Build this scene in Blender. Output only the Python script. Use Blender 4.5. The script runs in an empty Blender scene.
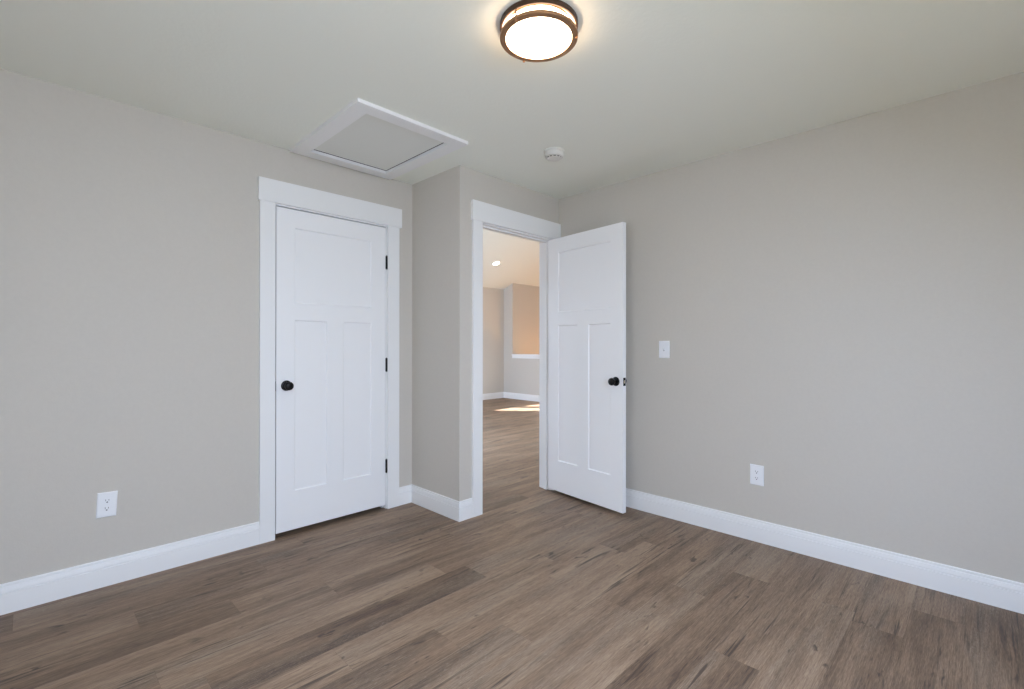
import bpy, bmesh, math, random
from mathutils import Vector, Matrix

S = bpy.context.scene
COL = S.collection
PI = math.pi

# ------------------------------------------------------------------ camera
CAM_H = 1.2043
cam_d = bpy.data.cameras.new('camera')
cam = bpy.data.objects.new('camera', cam_d)
COL.objects.link(cam)
S.camera = cam
cam_d.sensor_width = 36.0
cam_d.lens = 16.756
cam_d.clip_start = 0.02
YAW, PITCH, ROLL = math.radians(44.5948), math.radians(0.0749), math.radians(0.0433)
fw = Vector((math.cos(PITCH) * math.cos(YAW), math.cos(PITCH) * math.sin(YAW), math.sin(PITCH)))
rt = Vector((math.sin(YAW), -math.cos(YAW), 0))
up = rt.cross(fw)
r2 = rt * math.cos(ROLL) + up * math.sin(ROLL)
u2 = -rt * math.sin(ROLL) + up * math.cos(ROLL)
cam.matrix_world = Matrix(((r2.x, u2.x, -fw.x, 0), (r2.y, u2.y, -fw.y, 0), (r2.z, u2.z, -fw.z, CAM_H), (0, 0, 0, 1)))

# ------------------------------------------------------------------ exposure, world, sun, daylight
S.view_settings.view_transform = 'Standard'
S.view_settings.look = 'None'
S.view_settings.gamma = 1.0
S.view_settings.use_curve_mapping = False
S.view_settings.exposure = 0.0
S.cycles.max_bounces = 14
S.cycles.diffuse_bounces = 8
S.cycles.glossy_bounces = 4
S.cycles.transparent_max_bounces = 8
S.cycles.sample_clamp_indirect = 4.0
S.cycles.caustics_reflective = False
S.cycles.caustics_refractive = False

DAY = (0.80, 0.90, 1.0)
SUN_DIR = Vector((0.66, -0.75, -0.38))
W = bpy.data.worlds.new('sky')
S.world = W
W.use_nodes = True
W.node_tree.nodes['Background'].inputs['Color'].default_value = (0.74, 0.87, 1.0, 1)
W.node_tree.nodes['Background'].inputs['Strength'].default_value = 1.0


def light(name, kind, loc, energy, color, direction=None, **kw):
    d = bpy.data.lights.new(name, kind)
    d.energy = energy
    d.color = color
    for k, v in kw.items():
        setattr(d, k, v)
    o = bpy.data.objects.new(name, d)
    COL.objects.link(o)
    o.location = loc
    if direction is not None:
        o.rotation_euler = Vector(direction).to_track_quat('-Z', 'Y').to_euler()
    return o


light('sun', 'SUN', (-4, 12, 6), 75.0, (1.0, 0.97, 0.94), SUN_DIR, angle=0.009)
# daylight: blue sky light falls in through the windows, a little light comes back up from the ground outside
light('window_skylight', 'AREA', (0.60, -1.03, 1.50), 96.0, (0.57, 0.745, 1.09), (0, 1, -1.5), shape='RECTANGLE', size=2.0, size_y=1.5)
light('window_groundlight', 'AREA', (0.60, -1.03, 1.40), 11.0, (1.0, 0.97, 0.60), (0, 1, 0.8), shape='RECTANGLE', size=2.0, size_y=1.5)
light('side_window_skylight', 'AREA', (-0.83, 0.70, 1.45), 18.0, (0.78, 0.87, 1.0), (1, 0, -1.0), shape='RECTANGLE', size=1.0, size_y=1.5)
light('landing_window_fill', 'AREA', (2.02, 5.60, 1.50), 275.0, (0.61, 0.75, 0.98), (1, 0, -0.9), shape='RECTANGLE', size=1.9, size_y=1.3)  # added fill through the left opening, brightens the landing and open door
light('landing_point_fill', 'POINT', (4.8, 5.0, 2.35), 12.0, (1.0, 0.95, 0.90), None, shadow_soft_size=0.12)  # added fill for the landing, has no fixture
light('stairwell_lamp', 'POINT', (8.40, 5.9, 0.45), 60.0, (1.0, 0.56, 0.24), None, shadow_soft_size=0.12)


# ------------------------------------------------------------------ materials
def s2l(c):
    return tuple(((v / 255) / 12.92 if v / 255 <= 0.04045 else ((v / 255 + 0.055) / 1.055) ** 2.4) for v in c) + (1.0,)


def mat(name, rgb, rough=0.5, metal=0.0, bump=None, spec=0.5, mottle=0.0):
    m = bpy.data.materials.new(name)
    m.use_nodes = True
    nt = m.node_tree
    b = nt.nodes['Principled BSDF']
    b.inputs['Base Color'].default_value = s2l(rgb)
    b.inputs['Roughness'].default_value = rough
    b.inputs['Metallic'].default_value = metal
    b.inputs['Specular IOR Level'].default_value = spec
    geo = nt.nodes.new('ShaderNodeNewGeometry')
    if bump:
        sc, st, dist = bump
        n = nt.nodes.new('ShaderNodeTexNoise')
        n.inputs['Scale'].default_value = sc
        n.inputs['Detail'].default_value = 3
        nt.links.new(geo.outputs['Position'], n.inputs['Vector'])
        bp = nt.nodes.new('ShaderNodeBump')
        bp.inputs['Strength'].default_value = st
        bp.inputs['Distance'].default_value = dist
        nt.links.new(n.outputs['Fac'], bp.inputs['Height'])
        nt.links.new(bp.outputs['Normal'], b.inputs['Normal'])
    if mottle:
        n2 = nt.nodes.new('ShaderNodeTexNoise')
        n2.inputs['Scale'].default_value = 60
        n2.inputs['Detail'].default_value = 4
        nt.links.new(geo.outputs['Position'], n2.inputs['Vector'])
        mp = nt.nodes.new('ShaderNodeMapRange')
        mp.inputs['To Min'].default_value = 1 - mottle
        mp.inputs['To Max'].default_value = 1 + mottle
        nt.links.new(n2.outputs['Fac'], mp.inputs['Value'])
        mx = nt.nodes.new('ShaderNodeVectorMath')
        mx.operation = 'SCALE'
        mx.inputs[0].default_value = s2l(rgb)[:3]
        nt.links.new(mp.outputs['Result'], mx.inputs['Scale'])
        nt.links.new(mx.outputs['Vector'], b.inputs['Base Color'])
    return m


def emis(name, rgb, strength):
    m = bpy.data.materials.new(name)
    m.use_nodes = True
    b = m.node_tree.nodes['Principled BSDF']
    b.inputs['Base Color'].default_value = (0.9, 0.9, 0.88, 1)
    b.inputs['Roughness'].default_value = 0.3
    b.inputs['Emission Color'].default_value = rgb + (1,)
    b.inputs['Emission Strength'].default_value = strength
    return m


M_WALL = mat('greige_wall_paint', (201, 196, 188), 0.7, bump=(160, 0.25, 0.0015), spec=0.25, mottle=0.03)
M_CEIL = mat('ceiling_paint', (241, 243, 235), 0.85, bump=(60, 0.3, 0.003), spec=0.2)
M_TRIM = mat('white_trim_paint', (240, 240, 240), 0.4, bump=(300, 0.06, 0.0006), spec=0.4)
M_DOOR = mat('white_door_paint', (244, 244, 245), 0.42, bump=(220, 0.08, 0.0008), spec=0.4)
M_BLACK = mat('matte_black_metal', (14, 14, 16), 0.38, 0.6)
M_BRONZE = mat('oil_rubbed_bronze', (158, 120, 88), 0.45, 0.6)
M_BRONZE_DARK = mat('dark_bronze', (74, 54, 42), 0.45, 0.6)
M_COPPER = mat('copper_finial', (190, 140, 105), 0.3, 0.9)
M_STEEL = mat('latch_metal', (222, 208, 184), 0.35, 0.35)
M_PLASTIC = mat('white_plastic', (240, 241, 244), 0.35)
M_SLOT = mat('dark_slot', (50, 50, 54), 0.7)
M_DET = mat('detector_plastic', (218, 217, 212), 0.55)
M_STRIKE = mat('strike_metal', (120, 118, 122), 0.4, 0.5)
M_NAIL = mat('nail_filler', (176, 178, 186), 0.8)
M_DARK = mat('dark_gap', (40, 34, 30), 0.9)
M_LAMP = emis('lit_frosted_glass', (1.0, 0.75, 0.51), 17.0)
M_CAN = emis('lit_downlight_lens', (1.0, 0.86, 0.66), 12.0)

m = bpy.data.materials.new('window_glass')
m.use_nodes = True
nt = m.node_tree
nt.nodes.remove(nt.nodes['Principled BSDF'])
tr = nt.nodes.new('ShaderNodeBsdfTransparent')
gl = nt.nodes.new('ShaderNodeBsdfGlossy')
gl.inputs['Roughness'].default_value = 0.02
mx = nt.nodes.new('ShaderNodeMixShader')
mx.inputs[0].default_value = 0.06
nt.links.new(tr.outputs[0], mx.inputs[1])
nt.links.new(gl.outputs[0], mx.inputs[2])
nt.links.new(mx.outputs[0], nt.nodes['Material Output'].inputs['Surface'])
M_GLASS = m


def wood_material():
    m = bpy.data.materials.new('oak_vinyl_plank')
    m.use_nodes = True
    nt = m.node_tree
    L = nt.links
    N = nt.nodes.new
    b = nt.nodes['Principled BSDF']
    uv = N('ShaderNodeUVMap'); uv.uv_map = 'plank'
    tone = N('ShaderNodeAttribute'); tone.attribute_name = 'tone'
    hue = N('ShaderNodeAttribute'); hue.attribute_name = 'hue'

    def noise(sx, sy, detail, dist=0.0, rough=0.55):
        mp = N('ShaderNodeMapping'); mp.inputs['Scale'].default_value = (sx, sy, 1)
        L.new(uv.outputs['UV'], mp.inputs['Vector'])
        n = N('ShaderNodeTexNoise'); n.inputs['Scale'].default_value = 1.0
        n.inputs['Detail'].default_value = detail; n.inputs['Roughness'].default_value = rough
        n.inputs['Distortion'].default_value = dist
        L.new(mp.outputs['Vector'], n.inputs['Vector'])
        return n.outputs['Fac']

    def math_(op, a, c=None, clamp=False):
        n = N('ShaderNodeMath'); n.operation = op; n.use_clamp = clamp
        for i, v in enumerate((a, c)):
            if v is None:
                continue
            if isinstance(v, (int, float)):
                n.inputs[i].default_value = v
            else:
                L.new(v, n.inputs[i])
        return n.outputs[0]

    def rng(v, a, c, lo, hi):
        n = N('ShaderNodeMapRange')
        n.inputs['From Min'].default_value = a; n.inputs['From Max'].default_value = c
        n.inputs['To Min'].default_value = lo; n.inputs['To Max'].default_value = hi
        L.new(v, n.inputs['Value'])
        return n.outputs['Result']

    broad = noise(1.3, 8.0, 3, 0.5)            # long light and dark clouds along a board
    band = noise(1.9, 34.0, 4, 0.7)            # growth bands
    grain = noise(7.0, 190.0, 5, 0.25, 0.7)    # straight grain
    fine = noise(26.0, 520.0, 3, 0.0, 0.6)     # pores
    f = math_('MULTIPLY', math_('SUBTRACT', broad, 0.5), 0.85)
    f = math_('ADD', f, math_('MULTIPLY', math_('SUBTRACT', band, 0.5), 0.52))
    f = math_('ADD', f, math_('MULTIPLY', math_('SUBTRACT', grain, 0.5), 1.0))
    f = math_('ADD', f, math_('MULTIPLY', math_('SUBTRACT', fine, 0.5), 1.0))
    f = math_('ADD', f, tone.outputs['Fac'])
    f = math_('ADD', f, 0.5, True)
    ramp = N('ShaderNodeValToRGB')
    e = ramp.color_ramp.elements
    e[0].position = 0.0; e[0].color = s2l((72, 55, 44))
    e[1].position = 1.0; e[1].color = s2l((172, 150, 127))
    k = e.new(0.28); k.color = s2l((106, 86, 70))
    k = e.new(0.55); k.color = s2l((137, 114, 94))
    L.new(f, ramp.inputs['Fac'])

    def mix(fac, a, c, blend='MIX'):
        n = N('ShaderNodeMix'); n.data_type = 'RGBA'; n.blend_type = blend
        for key, v in (('Factor', fac), ('A', a), ('B', c)):
            if isinstance(v, (int, float, tuple)): n.inputs[key].default_value = v
            else: L.new(v, n.inputs[key])
        return n.outputs['Result']

    col = ramp.outputs['Color']
    # grey limed figure along the heart of some boards, with pale flecks in it
    g1 = math_('MULTIPLY', rng(noise(0.9, 7.5, 2, 0.5), 0.47, 0.58, 0, 1), rng(hue.outputs['Fac'], 0.30, 0.55, 0, 1))
    col = mix(math_('MULTIPLY', g1, 0.55), col, mix(1.0, col, (0.84, 0.92, 0.99, 1), 'MULTIPLY'))
    fleck = math_('MULTIPLY', rng(noise(48.0, 210.0, 3, 1.5), 0.56, 0.68, 0, 1), g1)
    col = mix(math_('MULTIPLY', fleck, 0.40), col, s2l((170, 156, 142)))
    # dark mineral streaks and small knots
    st = noise(2.4, 62.0, 4, 0.8)
    gate = noise(1.0, 6.0, 2, 0.3)
    sm = math_('MULTIPLY', rng(st, 0.55, 0.635, 0, 1), rng(gate, 0.47, 0.57, 0, 1))
    col = mix(math_('MULTIPLY', sm, 0.80), col, s2l((58, 46, 39)))
    kt = math_('MULTIPLY', rng(noise(7.0, 24.0, 2, 1.0), 0.63, 0.71, 0, 1), rng(noise(2.2, 5.0, 1, 0.2), 0.48, 0.56, 0, 1))
    col = mix(math_('MULTIPLY', kt, 0.80), col, s2l((62, 50, 43)))
    L.new(col, b.inputs['Base Color'])
    L.new(rng(grain, 0.2, 0.8, 0.44, 0.56), b.inputs['Roughness'])
    b.inputs['Specular IOR Level'].default_value = 0.38
    bp = N('ShaderNodeBump'); bp.inputs['Strength'].default_value = 0.12; bp.inputs['Distance'].default_value = 0.001
    L.new(grain, bp.inputs['Height'])
    L.new(bp.outputs['Normal'], b.inputs['Normal'])
    return m


M_WOOD = wood_material()


# ------------------------------------------------------------------ mesh helpers
def tag(o, label=None, cat=None, group=None, kind=None):
    if label: o['label'] = label
    if cat: o['category'] = cat
    if group: o['group'] = group
    if kind: o['kind'] = kind
    return o


def build(name, bm, m, parent=None, smooth=False, bevel=0.0, loc=None, rot=None, weld=True):
    if weld:
        bmesh.ops.remove_doubles(bm, verts=bm.verts, dist=1e-6)
    if bevel:
        bmesh.ops.bevel(bm, geom=[e for e in bm.edges if len(e.link_faces) == 2 and e.calc_face_angle(0) > 0.5],
                        offset=bevel, segments=2, profile=0.6, affect='EDGES', clamp_overlap=True)
    bmesh.ops.recalc_face_normals(bm, faces=bm.faces)
    me = bpy.data.meshes.new(name)
    bm.to_mesh(me)
    bm.free()
    me.materials.append(m)
    if smooth:
        for p in me.polygons:
            p.use_smooth = True
        me.set_sharp_from_angle(angle=math.radians(35))
    o = bpy.data.objects.new(name, me)
    COL.objects.link(o)
    if parent is not None:
        o.parent = parent
    if loc is not None: o.location = loc
    if rot is not None: o.rotation_euler = rot
    return o


def empty(name, loc, rot=(0, 0, 0)):
    o = bpy.data.objects.new(name, None)
    o.empty_display_size = 0.1
    COL.objects.link(o)
    o.location = loc
    o.rotation_euler = rot
    return o


def box(bm, x0, x1, y0, y1, z0, z1):
    v = [bm.verts.new((x, y, z)) for x in (x0, x1) for y in (y0, y1) for z in (z0, z1)]
    for q in ((0, 1, 3, 2), (4, 6, 7, 5), (0, 4, 5, 1), (2, 3, 7, 6), (0, 2, 6, 4), (1, 5, 7, 3)):
        bm.faces.new([v[i] for i in q])
    return bm


def B(*a):
    return box(bmesh.new(), *a)


def prism(bm, pts, axis, a0, a1):
    """closed outline pts (two coordinates) pushed along axis from a0 to a1"""
    def P(p, a):
        return (a, p[0], p[1]) if axis == 0 else ((p[0], a, p[1]) if axis == 1 else (p[0], p[1], a))
    A = [bm.verts.new(P(p, a0)) for p in pts]
    C = [bm.verts.new(P(p, a1)) for p in pts]
    n = len(pts)
    bm.faces.new(A)
    bm.faces.new(C[::-1])
    for i in range(n):
        bm.faces.new((A[i], A[(i + 1) % n], C[(i + 1) % n], C[i]))
    return bm


def lathe(bm, prof, seg=40, axis='z', cap=True):
    """prof: list of (radius, height) turned about the axis through the origin"""
    def P(r, h, a):
        x, y = r * math.cos(a), r * math.sin(a)
        return (x, y, h) if axis == 'z' else ((x, h, y) if axis == 'y' else (h, x, y))
    rings = []
    for r, h in prof:
        if r < 1e-7:
            rings.append([bm.verts.new(P(0, h, 0))])
        else:
            rings.append([bm.verts.new(P(r, h, 2 * PI * i / seg)) for i in range(seg)])
    for a, c in zip(rings, rings[1:]):
        for i in range(seg):
            j = (i + 1) % seg
            if len(a) == 1 and len(c) > 1: bm.faces.new((a[0], c[i], c[j]))
            elif len(c) == 1 and len(a) > 1: bm.faces.new((a[i], a[j], c[0]))
            elif len(a) > 1: bm.faces.new((a[i], a[j], c[j], c[i]))
    if cap:
        for rg in (rings[0], rings[-1]):
            if len(rg) > 1: bm.faces.new(rg)
    return bm


def ring(bm, prof, seg=64):
    """closed profile (r, z) turned about z"""
    rings = [[bm.verts.new((r * math.cos(2 * PI * i / seg), r * math.sin(2 * PI * i / seg), z)) for i in range(seg)] for r, z in prof]
    n = len(rings)
    for k in range(n):
        a, c = rings[k], rings[(k + 1) % n]
        for i in range(seg):
            j = (i + 1) % seg
            bm.faces.new((a[i], a[j], c[j], c[i]))
    return bm


# ------------------------------------------------------------------ room dimensions
XL, YB = -0.70, -0.90                       # walls behind the camera
XR, YL, XJ, YD = 3.1464, 3.1229, 2.0724, 2.5477
CH = 2.438
T = 0.115                                   # wall thickness
HX, HY = 7.641, 7.800                       # landing: half wall and far wall
SY = 7.516                                  # end wall of the stairwell
RIDGE_Y, RIDGE_Z, EAVE = 5.0, 2.48 + 0.417 * 2.8, 2.48


def wall(name, axis, a, thick, s0, s1, z0, z1, holes=(), m=M_WALL, label=None):
    """a wall in the plane axis = a, thick towards the outside, with rectangular openings (s0, s1, z0, z1)"""
    bm = bmesh.new()
    ss = sorted({s0, s1, *[h[0] for h in holes], *[h[1] for h in holes]})
    zs = sorted({z0, z1, *[h[2] for h in holes], *[h[3] for h in holes]})
    a0, a1 = sorted((a, a + thick))
    solid = {}
    for i in range(len(ss) - 1):
        for k in range(len(zs) - 1):
            cs, cz = (ss[i] + ss[i + 1]) / 2, (zs[k] + zs[k + 1]) / 2
            solid[i, k] = not any(h[0] < cs < h[1] and h[2] < cz < h[3] for h in holes)
    P = (lambda d, s, z: (d, s, z)) if axis == 0 else (lambda d, s, z: (s, d, z))
    def quad(*pts):
        bm.faces.new([bm.verts.new(P(*p)) for p in pts])
    for (i, k), on in solid.items():
        if not on: continue
        p, q, lo, hi = ss[i], ss[i + 1], zs[k], zs[k + 1]
        for d in (a0, a1):
            quad((d, p, lo), (d, q, lo), (d, q, hi), (d, p, hi))
        if not solid.get((i - 1, k)): quad((a0, p, lo), (a1, p, lo), (a1, p, hi), (a0, p, hi))
        if not solid.get((i + 1, k)): quad((a0, q, lo), (a1, q, lo), (a1, q, hi), (a0, q, hi))
        if not solid.get((i, k - 1)): quad((a0, p, lo), (a1, p, lo), (a1, q, lo), (a0, q, lo))
        if not solid.get((i, k + 1)): quad((a0, p, hi), (a1, p, hi), (a1, q, hi), (a0, q, hi))
    o = build(name, bm, m)
    return tag(o, label, 'wall', kind='structure')


# ------------------------------------------------------------------ floor
def make_floor():
    random.seed(11)
    bm = bmesh.new()
    uvl = bm.loops.layers.uv.new('plank')
    tn = bm.faces.layers.float.new('tone')
    hu = bm.faces.layers.float.new('hue')
    PW, PL, TOP = 0.178, 1.22, 2.722
    x0, x1, y0, y1 = XL - T, 9.4, YB - T, HY + T
    # butt joints seen in the photograph: row (counted from the joint at TOP downwards) -> x of one joint
    seen = {-2: -0.046, -1: 0.898, 0: 0.335, 1: 0.670, 2: 1.053, 4: 0.452, 5: 2.066, 6: 1.208, 8: 1.920,
            9: 2.278, 10: 2.632, 11: 1.901, 13: 2.530, 14: 2.835}
    # plank tones seen in the photograph: (row, x inside the plank) -> tone
    tones = {(0, 1.0): -0.10, (0, 2.0): -0.17, (1, 0.2): -0.12, (1, 1.2): 0.05, (2, 0.4): -0.02, (2, 1.6): -0.02,
             (4, 1.1): -0.20, (4, 2.2): 0.06, (3, 1.0): 0.08, (5, 1.5): 0.10, (6, 0.7): -0.13, (6, 1.6): 0.08,
             (7, 1.5): 0.08, (8, 1.2): 0.04, (8, 2.5): -0.04, (9, 1.7): 0.08, (10, 2.2): -0.14, (10, 2.9): 0.03,
             (11, 1.5): -0.10, (11, 2.5): 0.0, (13, 2.1): -0.13, (13, 2.9): 0.0, (14, 2.4): -0.16, (14, 3.0): -0.04,
             (15, 2.8): -0.10, (12, 2.5): 0.04, (-1, 0.5): -0.06, (-1, 1.6): 0.0, (-2, 0.6): -0.04, (-2, -0.4): -0.14}
    nrow0 = math.floor((TOP - y1) / PW) - 1
    nrow1 = math.ceil((TOP - y0) / PW) + 1
    g = 0.00012
    for r in range(nrow0, nrow1):
        hi = TOP - r * PW
        lo = hi - PW
        lo_, hi_ = max(lo, y0), min(hi, y1)
        if hi_ - lo_ < 0.01: continue
        ox = seen.get(r, random.uniform(0, PL))
        n = math.floor((x0 - ox) / PL)
        while ox + n * PL < x1:
            a, c = ox + n * PL, ox + (n + 1) * PL
            a_, c_ = max(a, x0), min(c, x1)
            n += 1
            if c_ - a_ < 0.005: continue
            vs = [bm.verts.new(p) for p in ((a_ + g, lo_ + g, 0), (c_ - g, lo_ + g, 0), (c_ - g, hi_ - g, 0), (a_ + g, hi_ - g, 0))]
            f = bm.faces.new(vs)
            t = random.gauss(0, 0.05)
            for (rr, xx), tv in tones.items():
                if rr == r and a <= xx < c: t = tv
            f[tn] = t
            f[hu] = random.random()
            ou, ov = random.uniform(0, 300), random.uniform(0, 300)
            for lp in f.loops:
                lp[uvl].uv = (lp.vert.co.x + ou, lp.vert.co.y + ov)
    me = bpy.data.meshes.new('floor')
    bm.normal_update()
    for f in bm.faces:
        if f.normal.z < 0: f.normal_flip()
    # the backing under the planks, seen only in the hairline joints
    nf = len(bm.faces)
    box(bm, x0, x1, y0, y1, -0.06, -0.0012)
    bm.to_mesh(me)
    bm.free()
    me.materials.append(M_WOOD)
    me.materials.append(M_DARK)
    for p in me.polygons[nf:]:
        p.material_index = 1
    o = bpy.data.objects.new('floor', me)
    COL.objects.link(o)
    tag(o, 'grey brown oak plank floor running through the room and doorway', 'floor', kind='structure')


make_floor()

# ------------------------------------------------------------------ walls and ceilings
CL = (1.0575, 1.8655, 0, 2.089)             # rough opening of the closet door
DW = (2.2590, 3.0610, 0, 2.089)             # rough opening of the doorway
W1 = (-0.36, 1.56, 0.80, 2.10)               # window behind the camera (in the wall at YB)
W2 = (0.24, 1.16, 0.80, 2.10)              # window in the wall at XL
W3 = (4.63, 5.35, 0.670, 2.02)               # the landing's two windows
W4 = (5.48, 6.35, 0.670, 2.02)
W5 = (4.70, 6.50, 0.90, 2.10)               # opening added in the landing's left wall for fill light

wall('wall_left', 1, YL, T, XL - T, XJ, 0, CH, [CL], label='greige wall on the left holding the closed white door')
wall('wall_alcove', 0, XJ, T, YD + T, 3.95, 0, CH, label='short greige return wall between closed door and doorway')
wall('wall_door', 1, YD, T, XJ, XR, 0, CH, [DW], label='narrow greige wall around the open doorway')
wall('wall_right', 0, XR, T, YB - T, YD + T, 0, CH, label='greige wall on the right with switch and outlet')
wall('wall_back', 1, YB, -T, XL, XR, 0, CH, [W1], label='greige window wall behind the camera')
wall('wall_near', 0, XL, -T, YB - T, YL, 0, CH, [W2], label='greige side wall left of the camera')
# closet behind the closed door
bm = bmesh.new()
box(bm, 0.80, 0.85, YL + T, 3.95, 0, CH)
box(bm, 0.80, XJ, 3.95, 4.0, 0, CH)
tag(build('wall_closet', bm, M_WALL), 'greige walls of the closet behind the closed door', 'wall', kind='structure')
bm = bmesh.new()
prism(bm, [(XL - T, YB - T), (XR + T, YB - T), (XR + T, YD + T), (XJ + T, YD + T), (XJ + T, 4.0), (XL - T, 4.0)], 2, CH, CH + 0.12)
tag(build('ceiling', bm, M_CEIL), 'flat off white ceiling of the room', 'ceiling', kind='structure')


def gable(x0, x1, y0, y1, z0, name, label):
    def zc(y):
        return EAVE + 0.417 * (HY - y) if y >= RIDGE_Y else RIDGE_Z - 0.417 * (RIDGE_Y - y)
    pts = [(y0, z0), (y1, z0), (y1, zc(y1) + 0.02)]
    if y0 < RIDGE_Y < y1: pts.append((RIDGE_Y, RIDGE_Z + 0.02))
    pts.append((y0, zc(y0) + 0.02))
    tag(build(name, prism(bmesh.new(), pts, 0, x0, x1), M_WALL), label, 'wall', kind='structure')


wall('wall_far', 1, HY, T, XJ + T, HX + T, 0, 2.53, [W3, W4], label='greige far wall of the landing beyond the doorway')
gable(HX, HX + T, SY, HY, 0, 'wall_corner', 'full height greige wall piece beside the half wall')
wall('wall_half', 0, HX, T, 4.30, SY, 0, 0.957, label='greige half wall under the white cap on the landing')
gable(HX, HX + T, YD + T, 4.30, 0, 'wall_landing', 'greige landing wall hidden beyond the right jamb')
wall('wall_stair', 1, SY, T, HX + T, 9.3, 0, 2.72, label='warm lit greige stairwell wall above the half wall')
gable(9.2, 9.3, 4.2, SY, 0, 'wall_stairwell', 'greige far side wall of the stairwell')
wall('wall_stair_near', 1, 4.30, -T, HX + T, 9.2, 0, 3.30, label='greige near wall of the stairwell')
wall('wall_landing_left', 0, XJ + T, -T, 4.0, HY, 0, 2.40, [W5], label='greige left wall of the landing')
gable(XJ, XJ + T, 4.0, HY, 2.40, 'wall_landing_gable', 'greige gable over the left wall of the landing')
# unseen wall added outside only to keep the sun off that window
tag(build('wall_sun_block', B(-1.2, -1.05, 7.0, 11.5, 0, 4.6), M_WALL), 'added unseen wall blocking the sun outside', 'wall', kind='structure')
bm = bmesh.new()
box(bm, XJ + 0.02, XJ + T, YD + T, 4.0, CH + 0.12, 3.25)
box(bm, XJ + T, HX, YD + 0.02, YD + T, CH + 0.12, 2.70)
box(bm, XR + T, HX, YD, YD + T, 0, CH + 0.12)
tag(build('wall_landing_near', bm, M_WALL), 'greige near wall of the landing', 'wall', kind='structure')
bm = bmesh.new()
y_lo = YD
pts = [(HY + T, EAVE - 0.417 * T), (RIDGE_Y, RIDGE_Z), (y_lo, RIDGE_Z - 0.417 * (RIDGE_Y - y_lo)),
       (y_lo, RIDGE_Z - 0.417 * (RIDGE_Y - y_lo) + 0.1), (RIDGE_Y, RIDGE_Z + 0.1), (HY + T, EAVE - 0.417 * T + 0.1)]
prism(bm, pts, 0, XJ, 9.35)
tag(build('ceiling_landing', bm, M_CEIL), 'sloped off white ceiling seen through the doorway', 'ceiling', kind='structure')

# cap on the half wall
bm = bmesh.new()
box(bm, HX - 0.028, HX + T + 0.028, 4.30, SY - 0.001, 0.972, 1.004)
box(bm, HX - 0.016, HX, 4.30, SY - 0.001, 0.912, 0.972)
box(bm, HX, HX + T, 4.30, SY - 0.001, 0.957, 0.972)
tag(build('trim_3', bm, M_TRIM), 'white cap along the top of the half wall', 'trim', kind='structure')

# ------------------------------------------------------------------ baseboards
BASE = [(0, 0), (0.0145, 0), (0.0145, 0.0895), (0.0138, 0.0902), (0.0085, 0.0904), (0.0085, 0.0932), (0.0126, 0.0936), (0.0128, 0.1000),
        (0.0112, 0.1085), (0.0098, 0.1150), (0.0090, 0.1180), (0.0048, 0.1184), (0.0048, 0.1210), (0.0080, 0.1214), (0.0080, 0.1290), (0.0068, 0.1325), (0.0048, 0.1337), (0, 0.1337)]


def base_run(bm, p, q, n, m0=0, m1=0):
    """moulding along p-q on a wall whose room side is n; m = 1 inside mitre, -1 outside mitre, 0 square"""
    p, q, n = Vector(p), Vector(q), Vector(n)
    t = (q - p).normalized()
    A, C = [], []
    for d, z in BASE:
        a = p + n * d + t * (m0 * d)
        c = q + n * d - t * (m1 * d)
        A.append(bm.verts.new((a.x, a.y, z + 0.0003)))
        C.append(bm.verts.new((c.x, c.y, z + 0.0003)))
    k = len(BASE)
    bm.faces.new(A)
    bm.faces.new(C[::-1])
    for i in range(k):
        bm.faces.new((A[i], A[(i + 1) % k], C[(i + 1) % k], C[i]))


def baseboard(name, runs, label, nails=()):
    bm = bmesh.new()
    for r in runs: base_run(bm, *r)
    o = tag(build(name, bm, M_TRIM, weld=False), label, 'baseboard', kind='structure')
    if nails:
        bm = bmesh.new()
        for (x, y, z, nx, ny) in nails:
            c = Vector((x, y, z)); s = Vector((ny, nx, 0)); w = Vector((0, 0, 1)); nn = Vector((nx, ny, 0))
            vs = [bm.verts.new(c + s * (0.0026 * math.cos(a)) + w * (0.0026 * math.sin(a)) + nn * 0.0144) for a in [i * PI / 4 for i in range(8)]]
            ws = [bm.verts.new(v.co - nn * 0.001) for v in vs]
            bm.faces.new(vs); bm.faces.new(ws[::-1])
            for i in range(8): bm.faces.new((vs[i], vs[(i + 1) % 8], ws[(i + 1) % 8], ws[i]))
        build('nail_holes', bm, M_NAIL, o)
    return o


baseboard('baseboard_left', [((XL, YL), (0.9818, YL), (0, -1), 1, 0), ((1.9492, YL), (XJ, YL), (0, -1), 0, 1)],
          'white moulded baseboard along the left wall beside the closed door',
          [(0.42, YL, 0.055, 0, -1), (0.90, YL, 0.045, 0, -1), (0.03, YL, 0.05, 0, -1)])
baseboard('baseboard_alcove', [((XJ, YL), (XJ, YD), (-1, 0), 1, -1)], 'white moulded baseboard on the short return wall')
baseboard('baseboard_door', [((XJ, YD), (2.1815, YD), (0, -1), -1, 0)], 'short white baseboard piece left of the doorway casing')
baseboard('baseboard_right', [((XR, YD), (XR, YB), (-1, 0), 0, 1)], 'white moulded baseboard along the right wall behind the open door',
          [(XR, 1.87, 0.07, -1, 0), (XR, 0.98, 0.065, -1, 0), (XR, 0.45, 0.06, -1, 0), (XR, 1.41, 0.065, -1, 0)])
baseboard('baseboard_back', [((XR, YB), (XL, YB), (0, 1), 1, 1)], 'white baseboard on the window wall behind the camera')
baseboard('baseboard_near', [((XL, YB), (XL, YL), (1, 0), 1, 1)], 'white baseboard on the side wall left of the camera')
baseboard('baseboard_far', [((XJ + T, HY), (HX, HY), (0, -1), 0, 1)], 'white baseboard on the far landing wall through the doorway')
baseboard('baseboard_half', [((HX, HY), (HX, YD + T), (-1, 0), 1, 0)], 'white baseboard under the half wall through the doorway')


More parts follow.
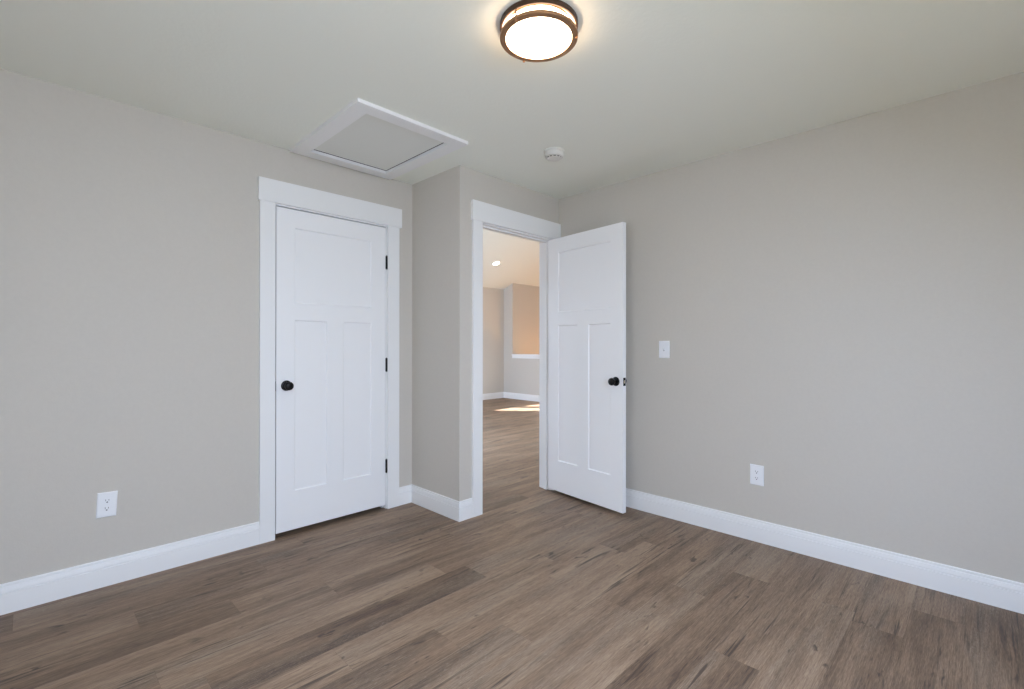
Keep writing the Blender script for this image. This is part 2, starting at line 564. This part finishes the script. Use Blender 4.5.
# ------------------------------------------------------------------ door frames
def door_frame(name, x0, x1, yw, label, right_end, both=False, strike=None):
    """x0, x1: inner faces of the side casings; yw: room face of the wall. jamb lining, stops, casings, head casing"""
    REV, JT = 0.006, 0.0165
    j0, j1, zt = x0 + REV, x1 - REV, 2.0745
    bm = bmesh.new()
    box(bm, j0 - JT, j0, yw, yw + T, 0.0005, zt)
    box(bm, j1, j1 + JT, yw, yw + T, 0.0005, zt)
    box(bm, j0 - JT, j1 + JT, yw, yw + T, zt, zt + JT * 0.85)
    root = tag(build(name, bm, M_TRIM), label, 'door frame', kind='structure')
    bm = bmesh.new()
    s0, s1 = yw + 0.0385, yw + 0.072
    box(bm, j0, j0 + 0.011, s0, s1, 0.0005, zt)
    box(bm, j1 - 0.011, j1, s0, s1, 0.0005, zt)
    box(bm, j0 + 0.011, j1 - 0.011, s0, s1, zt - 0.011, zt)
    build('door_stop', bm, M_TRIM, root)
    zh = 2.0827
    for side in ([-1, 1] if both else [-1]):
        ya, yb = (yw - 0.0175, yw) if side < 0 else (yw + T, yw + T + 0.0175)
        ha, hb = (yw - 0.0225, yw) if side < 0 else (yw + T, yw + T + 0.0225)
        build('side_casing', B(x0 - 0.0882, x0, ya, yb, 0.0005, zh), M_TRIM, root, bevel=0.001)
        build('side_casing', B(x1, min(x1 + 0.096 if right_end is None else right_end, x1 + 0.096), ya, yb, 0.0005, zh), M_TRIM, root, bevel=0.001)
        build('head_casing', B(x0 - 0.0970, (x1 + 0.1147 if right_end is None else right_end), ha, hb, zh, zh + 0.1395), M_TRIM, root, bevel=0.0012)
    if strike:
        build('strike_plate', B(j0 - 0.0005, j0 + 0.0022, yw - 0.0015, yw + 0.03, strike - 0.03, strike + 0.03), M_STRIKE, root)
    return root


door_frame('trim_1', 1.0694, 1.8532, YL, 'white craftsman casing around the closed door', None, strike=0.948)
door_frame('trim_2', 2.2699, 3.0500, YD, 'white craftsman casing around the open doorway', XR - 0.0005, both=True, strike=0.948)


# ------------------------------------------------------------------ doors
PANELS = [(0.1130, 0.3255, 0.243, 1.333), (0.4385, 0.6510, 0.243, 1.333), (0.1130, 0.6510, 1.440, 1.922)]
DWID, DHGT, DTH, GAPZ = 0.762, 2.036, 0.035, 0.030


def slab_mesh():
    """three panel shaker slab; local x from 0 at the hinge edge to -DWID at the latch edge, y from 0 to DTH"""
    bm = bmesh.new()
    us = sorted({0, DWID, *[p[0] for p in PANELS], *[p[1] for p in PANELS]})
    zs = sorted({0, DHGT, *[p[2] for p in PANELS], *[p[3] for p in PANELS]})
    def in_panel(u, z): return any(p[0] < u < p[1] and p[2] < z < p[3] for p in PANELS)
    for y, s in ((0.0, 1), (DTH, -1)):
        V = lambda u, z, d=0.0: bm.verts.new((-u, y + s * d, z))
        for i in range(len(us) - 1):
            for k in range(len(zs) - 1):
                if not in_panel((us[i] + us[i + 1]) / 2, (zs[k] + zs[k + 1]) / 2):
                    bm.faces.new([V(us[i], zs[k]), V(us[i + 1], zs[k]), V(us[i + 1], zs[k + 1]), V(us[i], zs[k + 1])])
        for a, c, lo, hi in PANELS:
            # split the border so that it shares the grid's vertices
            loops = []
            for ins, d in ((0, 0), (0.0015, 0.0015), (0.006, 0.0075), (0.0075, 0.0080)):
                loops.append([V(a + ins, lo + ins, d), V(c - ins, lo + ins, d), V(c - ins, hi - ins, d), V(a + ins, hi - ins, d)])
            for A, C in zip(loops, loops[1:]):
                for i in range(4):
                    bm.faces.new((A[i], A[(i + 1) % 4], C[(i + 1) % 4], C[i]))
            bm.faces.new(loops[-1])
    W_ = lambda u, y, z: bm.verts.new((-u, y, z))
    for u in (0, DWID):
        for k in range(len(zs) - 1):
            bm.faces.new([W_(u, 0, zs[k]), W_(u, DTH, zs[k]), W_(u, DTH, zs[k + 1]), W_(u, 0, zs[k + 1])])
    for z in (0, DHGT):
        for i in range(len(us) - 1):
            bm.faces.new([W_(us[i], 0, z), W_(us[i + 1], 0, z), W_(us[i + 1], DTH, z), W_(us[i], DTH, z)])
    return bm


KNOB = [(0.0, -0.0005), (0.0325, -0.0005), (0.0330, 0.003), (0.0310, 0.0065), (0.0240, 0.0085), (0.0130, 0.0095), (0.0115, 0.014),
        (0.0115, 0.026), (0.0150, 0.030), (0.0215, 0.0345), (0.0258, 0.0405), (0.0272, 0.0470), (0.0262, 0.0530), (0.0225, 0.0585),
        (0.0150, 0.0620), (0.0060, 0.0634), (0.0, 0.0636)]
ROSE = KNOB[:6] + [(0.0, 0.0095)]
HANDLE = [(0.0, 0.0090)] + KNOB[6:]


def make_door(name, pin, angle, label):
    """pin: the hinge axis; the slab hangs off it along local -x"""
    root = build(name, slab_mesh(), M_DOOR, loc=(0, 0, 0))
    root.data.transform(Matrix.Translation((-0.0038, 0.0080, GAPZ)))
    root.location = (pin[0], pin[1], 0)
    root.rotation_euler = (0, 0, angle)
    tag(root, label, 'door', kind='structure')
    kx, kz = -0.0038 - DWID + 0.0605, 0.948
    for face, sgn in ((0.0080, -1), (0.0080 + DTH, 1)):
        r = build('knob_rosette', lathe(bmesh.new(), [(a, sgn * h) for a, h in ROSE], 32, 'y', False), M_BLACK, root, True, loc=(kx, face, kz))
        build('knob', lathe(bmesh.new(), [(a, sgn * h) for a, h in HANDLE], 32, 'y', False), M_BLACK, r, True)
    for zc in (1.811, 1.059, 0.316):
        bm = lathe(bmesh.new(), [(0.0, -0.0500), (0.0035, -0.0515), (0.0050, -0.0490), (0.0066, -0.0480), (0.0066, 0.0480), (0.0050, 0.0490), (0.0035, 0.0515), (0, 0.05)], 16, 'z', False)
        h = build('hinge', bm, M_BLACK, root, True, loc=(0, 0, zc))
        build('hinge_leaf', B(-0.0045, -0.0030, 0.004, 0.040, -0.0480, 0.0480), M_BLACK, h)
    ex = -0.0038 - DWID
    pl = build('latch_plate', B(ex - 0.0012, ex + 0.002, 0.0080 + 0.005, 0.0080 + DTH - 0.005, kz - 0.0285, kz + 0.0285), M_BLACK, root, bevel=0.0005)
    bm = prism(bmesh.new(), [(ex - 0.001, 0.0080 + 0.011), (ex - 0.0105 if angle else ex - 0.0025, 0.0080 + 0.024), (ex - 0.001, 0.0080 + 0.024)], 2, kz - 0.0105, kz + 0.0105)
    tag(build('latch_bolt', bm, M_STEEL, pl), 'brass coloured latch bolt')
    return root


make_door('door_1', (1.8465, YL - 0.0080), 0.0, 'closed white three panel door with black knob in the left wall')
make_door('door_2', (3.0470, YD - 0.0080), math.radians(83.05), 'white three panel door standing open into the room by the right wall')


# ------------------------------------------------------------------ windows (behind the camera, and the landing's)
def make_window(name, axis, a, out, s0, s1, z0, z1, label, w=0.085):
    """axis/a: room face of the wall; out: +1/-1 direction to the outside"""
    P = (lambda d, s: (a + out * d, s)) if axis == 0 else (lambda d, s: (s, a + out * d))
    def bx(bm, d0, d1, p, q, lo, hi):
        A, C = P(d0, p), P(d1, q)
        box(bm, min(A[0], C[0]), max(A[0], C[0]), min(A[1], C[1]), max(A[1], C[1]), lo, hi)
    bm = bmesh.new()
    f = 0.045
    bx(bm, 0.03, T, s0, s0 + f, z0, z1); bx(bm, 0.03, T, s1 - f, s1, z0, z1)
    bx(bm, 0.03, T, s0 + f, s1 - f, z0, z0 + f); bx(bm, 0.03, T, s0 + f, s1 - f, z1 - f, z1)
    root = tag(build(name, bm, M_TRIM, weld=False), label, 'window', kind='structure')
    bm = bmesh.new()
    e = 0.010 if w > 0.08 else 0.0
    bx(bm, -0.018, -0.0005, s0 - w, s0, z0 - 0.02, z1); bx(bm, -0.018, -0.0005, s1, s1 + w, z0 - 0.02, z1)
    bx(bm, -0.022, -0.0005, s0 - w - e, s1 + w + e, z1, z1 + 0.14)
    bx(bm, -0.018, -0.0005, s0 - w, s1 + w, z0 - 0.11, z0 - 0.022)
    build('window_casing', bm, M_TRIM, root, weld=False)
    bm = bmesh.new()
    bx(bm, -0.045, -0.0185, s0 - w - 2 * e, s1 + w + 2 * e, z0 - 0.022, z0)
    build('window_sill', bm, M_TRIM, root, weld=False)
    bm = bmesh.new()
    bx(bm, 0.070, 0.074, s0 + f, s1 - f, z0 + f, z1 - f)
    build('pane', bm, M_GLASS, root)
    return root


make_window('window_1', 1, YB, -1, *W1, 'wide white window in the wall behind the camera')
make_window('window_2', 0, XL, -1, *W2, 'white window in the side wall left of the camera')
make_window('window_3', 1, HY, 1, *W3, 'narrow white landing window farther from the half wall', 0.062)
make_window('window_4', 1, HY, 1, *W4, 'narrow white landing window nearer the half wall', 0.062)

make_window('fill_window', 0, XJ + T, -1, *W5, 'added unseen white window in the left wall of the landing, for fill light')  # unseen window, added to give the landing fill an opening


# ------------------------------------------------------------------ ceiling light
def ceiling_light():
    root = empty('ceiling_light', (1.3776, 1.2147, CH))
    tag(root, 'round flush ceiling light with two bronze rings and lit frosted glass', 'ceiling light')
    R = 0.1495
    build('canopy', lathe(bmesh.new(), [(0, -0.0002), (0.120, -0.0002), (0.120, -0.010), (0.0, -0.010)], 56, 'z', False), M_BRONZE, root, True)
    build('upper_ring', ring(bmesh.new(), [(R, -0.0010), (R, -0.0200), (R - 0.0015, -0.0213), (R - 0.007, -0.0213), (R - 0.0085, -0.0200), (R - 0.0085, -0.0010)]), M_BRONZE_DARK, root, True)
    build('lower_ring', ring(bmesh.new(), [(R - 0.0010, -0.0455), (R, -0.0465), (R, -0.0555), (R - 0.0015, -0.0570), (R - 0.0210, -0.0585), (R - 0.0222, -0.0575), (R - 0.0222, -0.0530),
                                          (R - 0.010, -0.0455)]), M_BRONZE, root, True)
    build('glass_shade', lathe(bmesh.new(), [(0.121, -0.0105), (0.1262, -0.016), (0.1262, -0.0560), (0.1230, -0.0585), (0.100, -0.0605), (0.060, -0.0622), (0, -0.0630)], 64, 'z', False), M_LAMP, root, True)
    a0 = math.atan2(-0.712, 0.702)          # world angle of the photograph's right-hand direction
    for k, deg in enumerate((-8, 112, 232)):
        a = a0 + math.radians(deg)
        x, y = (R - 0.0050) * math.cos(a), (R - 0.0050) * math.sin(a)
        po = build('post', lathe(bmesh.new(), [(0, -0.0003), (0.0034, -0.0003), (0.0034, -0.0570), (0, -0.0570)], 12, 'z', False), M_BRONZE, root, True, loc=(x, y, 0))
        build('finial', lathe(bmesh.new(), [(0, -0.0560), (0.0040, -0.0575), (0.0050, -0.0605), (0.0042, -0.0640), (0, -0.0655)], 14, 'z', False), M_COPPER, po, True)
    return root


ceiling_light()


# ------------------------------------------------------------------ smoke detector
root = empty('smoke_detector', (2.347, 1.939, CH))
tag(root, 'small round white smoke detector on the ceiling near the far corner', 'smoke detector')
build('mounting_base', lathe(bmesh.new(), [(0, -0.0003), (0.066, -0.0003), (0.066, -0.008), (0.063, -0.010), (0, -0.010)], 40, 'z', False), M_DET, root, True)
build('cover', lathe(bmesh.new(), [(0.058, -0.0095), (0.0605, -0.012), (0.0590, -0.034), (0.0560, -0.0390), (0.0520, -0.0405), (0, -0.0405)], 40, 'z', False), M_DET, root, True)
build('vent_ring', lathe(bmesh.new(), [(0.0460, -0.0400), (0.0450, -0.0455), (0, -0.0455)], 40, 'z', False), M_SLOT, root, True)
bm = bmesh.new()
for k in range(12):
    a = 2 * PI * k / 12
    c, s = math.cos(a), math.sin(a)
    q = [(0.0440, -0.0032), (0.0485, -0.0032), (0.0485, 0.0032), (0.0440, 0.0032)]
    prism(bm, [(u * c - v * s, u * s + v * c) for u, v in q], 2, -0.0458, -0.0400)
build('vent_fin', bm, M_DET, root, weld=False)['kind'] = 'stuff'
build('cap', lathe(bmesh.new(), [(0, -0.0454), (0.0460, -0.0454), (0.0465, -0.0464), (0.043, -0.0482), (0.032, -0.0495), (0, -0.0500)], 40, 'z', False), M_DET, root, True)

# ------------------------------------------------------------------ attic hatch
root = empty('attic_hatch', (1.509, 2.6565, CH))
tag(root, 'square white attic hatch with framed recessed panel in the ceiling', 'attic hatch')
hx, hy = 0.359, 0.4415
ix0, ix1, iy0, iy1 = -0.267, 0.268, -0.3565, 0.349
z0, z1 = -0.0195, -0.0003
bm = bmesh.new()
box(bm, -hx, hx, iy1, hy, z0, z1)
box(bm, -hx, hx, -hy, iy0, z0, z1)
box(bm, -hx, ix0, iy0, iy1, z0, z1)
box(bm, ix1, hx, iy0, iy1, z0, z1)
build('hatch_frame', bm, M_TRIM, root, weld=False)
bm = B(ix0 + 0.004, ix1 - 0.010, iy0 + 0.004, iy1 - 0.016, -0.0034, -0.0010)
build('hatch_panel', bm, mat('hatch_panel_paint', (228, 229, 224), 0.7, bump=(70, 0.2, 0.002)), root)
bm = B(ix0 + 0.0002, ix1 - 0.0002, iy0 + 0.0002, iy1 - 0.0002, -0.0009, -0.0002)
tag(build('hatch_gap', bm, M_DARK, root), 'dark seam around the hatch panel')


# ------------------------------------------------------------------ outlets and switch
def plate_root(name, loc, normal, label, cat, group=None, lean=0.0):
    """local: x to the right of someone facing the plate, y out of the wall towards them, z up"""
    n = Vector(normal)
    rot = math.atan2(n.y, n.x) - PI / 2
    o = empty(name, loc, (0, lean, rot))
    return tag(o, label, cat, group)


def cover_plate(root, w, h):
    bm = bmesh.new()
    d = 0.0055
    lay = [(0, 0.0002), (0, 0.0016), (0.0016, 0.0040), (0.0045, d), ]
    loops = []
    for ins, y in lay:
        a, c = w / 2 - ins, h / 2 - ins
        loops.append([bm.verts.new(p) for p in ((-a, y, -c), (a, y, -c), (a, y, c), (-a, y, c))])
    for A, C in zip(loops, loops[1:]):
        for i in range(4): bm.faces.new((A[i], A[(i + 1) % 4], C[(i + 1) % 4], C[i]))
    bm.faces.new(loops[0]); bm.faces.new(loops[-1])
    return build('cover_plate', bm, M_PLASTIC, root)


def screw(root, z, y=0.0052):
    s = build('screw', lathe(bmesh.new(), [(0, 0.0), (0.0030, 0.0), (0.0028, 0.0008), (0, 0.0012)], 14, 'y', False), M_PLASTIC, root, True, loc=(0, y, z))
    return s


def make_outlet(loc, normal, label, lean=0.0):
    root = plate_root('wall_outlet', loc, normal, label, 'outlet', 'duplex wall outlets', lean)
    cover_plate(root, 0.0785, 0.1240)
    for zc in (0.0195, -0.0195):
        pts = []
        for i in range(48):
            a = 2 * PI * i / 48
            pts.append((0.0172 * math.cos(a), max(-0.0138, min(0.0138, 0.0172 * math.sin(a)))))
        rc = build('receptacle', prism(bmesh.new(), pts, 1, 0.0045, 0.0068), M_PLASTIC, root, loc=(0, 0, zc), bevel=0.0004)
        for sx, hh in ((-0.0063, 0.0066), (0.0063, 0.0080)):
            build('slot', B(sx - 0.0010, sx + 0.0010, 0.0060, 0.0070, 0.0035 - hh / 2, 0.0035 + hh / 2), M_SLOT, rc)
        g = [(0.0031 * math.cos(a), -0.0068 + 0.0031 * math.sin(a)) for a in [PI + PI * i / 8 for i in range(9)]] + [(0.0031, -0.0042), (-0.0031, -0.0042)]
        build('ground_hole', prism(bmesh.new(), g, 1, 0.0060, 0.0070), M_SLOT, rc)
    screw(root, 0.0)
    return root


make_outlet((0.2765, YL, 0.4045), (0, -1, 0), 'slightly crooked white duplex wall outlet on the left wall, left of the closed door', math.radians(-3.0))
make_outlet((XR, 0.9858, 0.4073), (-1, 0, 0), 'white duplex wall outlet low on the right wall below the switch')

root = plate_root('light_switch', (XR, 1.5945, 1.1745), (-1, 0, 0), 'white toggle light switch on the right wall beside the open door', 'light switch')
cover_plate(root, 0.0790, 0.1210)
build('toggle_frame', B(-0.0052, 0.0052, 0.0050, 0.0060, -0.0120, 0.0120), M_PLASTIC, root)
build('toggle_slot_shade', B(-0.0044, 0.0044, 0.0055, 0.0062, -0.0108, 0.0108), M_SLOT, root)  # dark box in the slot stands in for the toggle's shadow
build('toggle', prism(bmesh.new(), [(0.0050, -0.0095), (0.0050, 0.0060), (0.0150, 0.0140), (0.0165, 0.0085), (0.0085, -0.0040)], 0, -0.0038, 0.0038), M_PLASTIC, root, bevel=0.0006)
screw(root, 0.0302)
screw(root, -0.0302)

# ------------------------------------------------------------------ recessed light on the landing's sloped ceiling
cy = 6.928
cz = EAVE + 0.417 * (HY - cy)
root = empty('recessed_light', (6.577, cy, cz), (-math.atan(0.417), 0, 0))
tag(root, 'small round lit recessed light in the sloped ceiling beyond the doorway', 'recessed light')
build('trim_ring', ring(bmesh.new(), [(0.092, -0.0003), (0.092, -0.004), (0.088, -0.006), (0.072, -0.006), (0.070, -0.003), (0.070, -0.0003)], 40), M_TRIM, root, True)
build('lens', lathe(bmesh.new(), [(0, -0.0005), (0.0695, -0.0005), (0.0695, -0.003), (0.05, -0.0045), (0, -0.005)], 40, 'z', False), M_CAN, root, True)
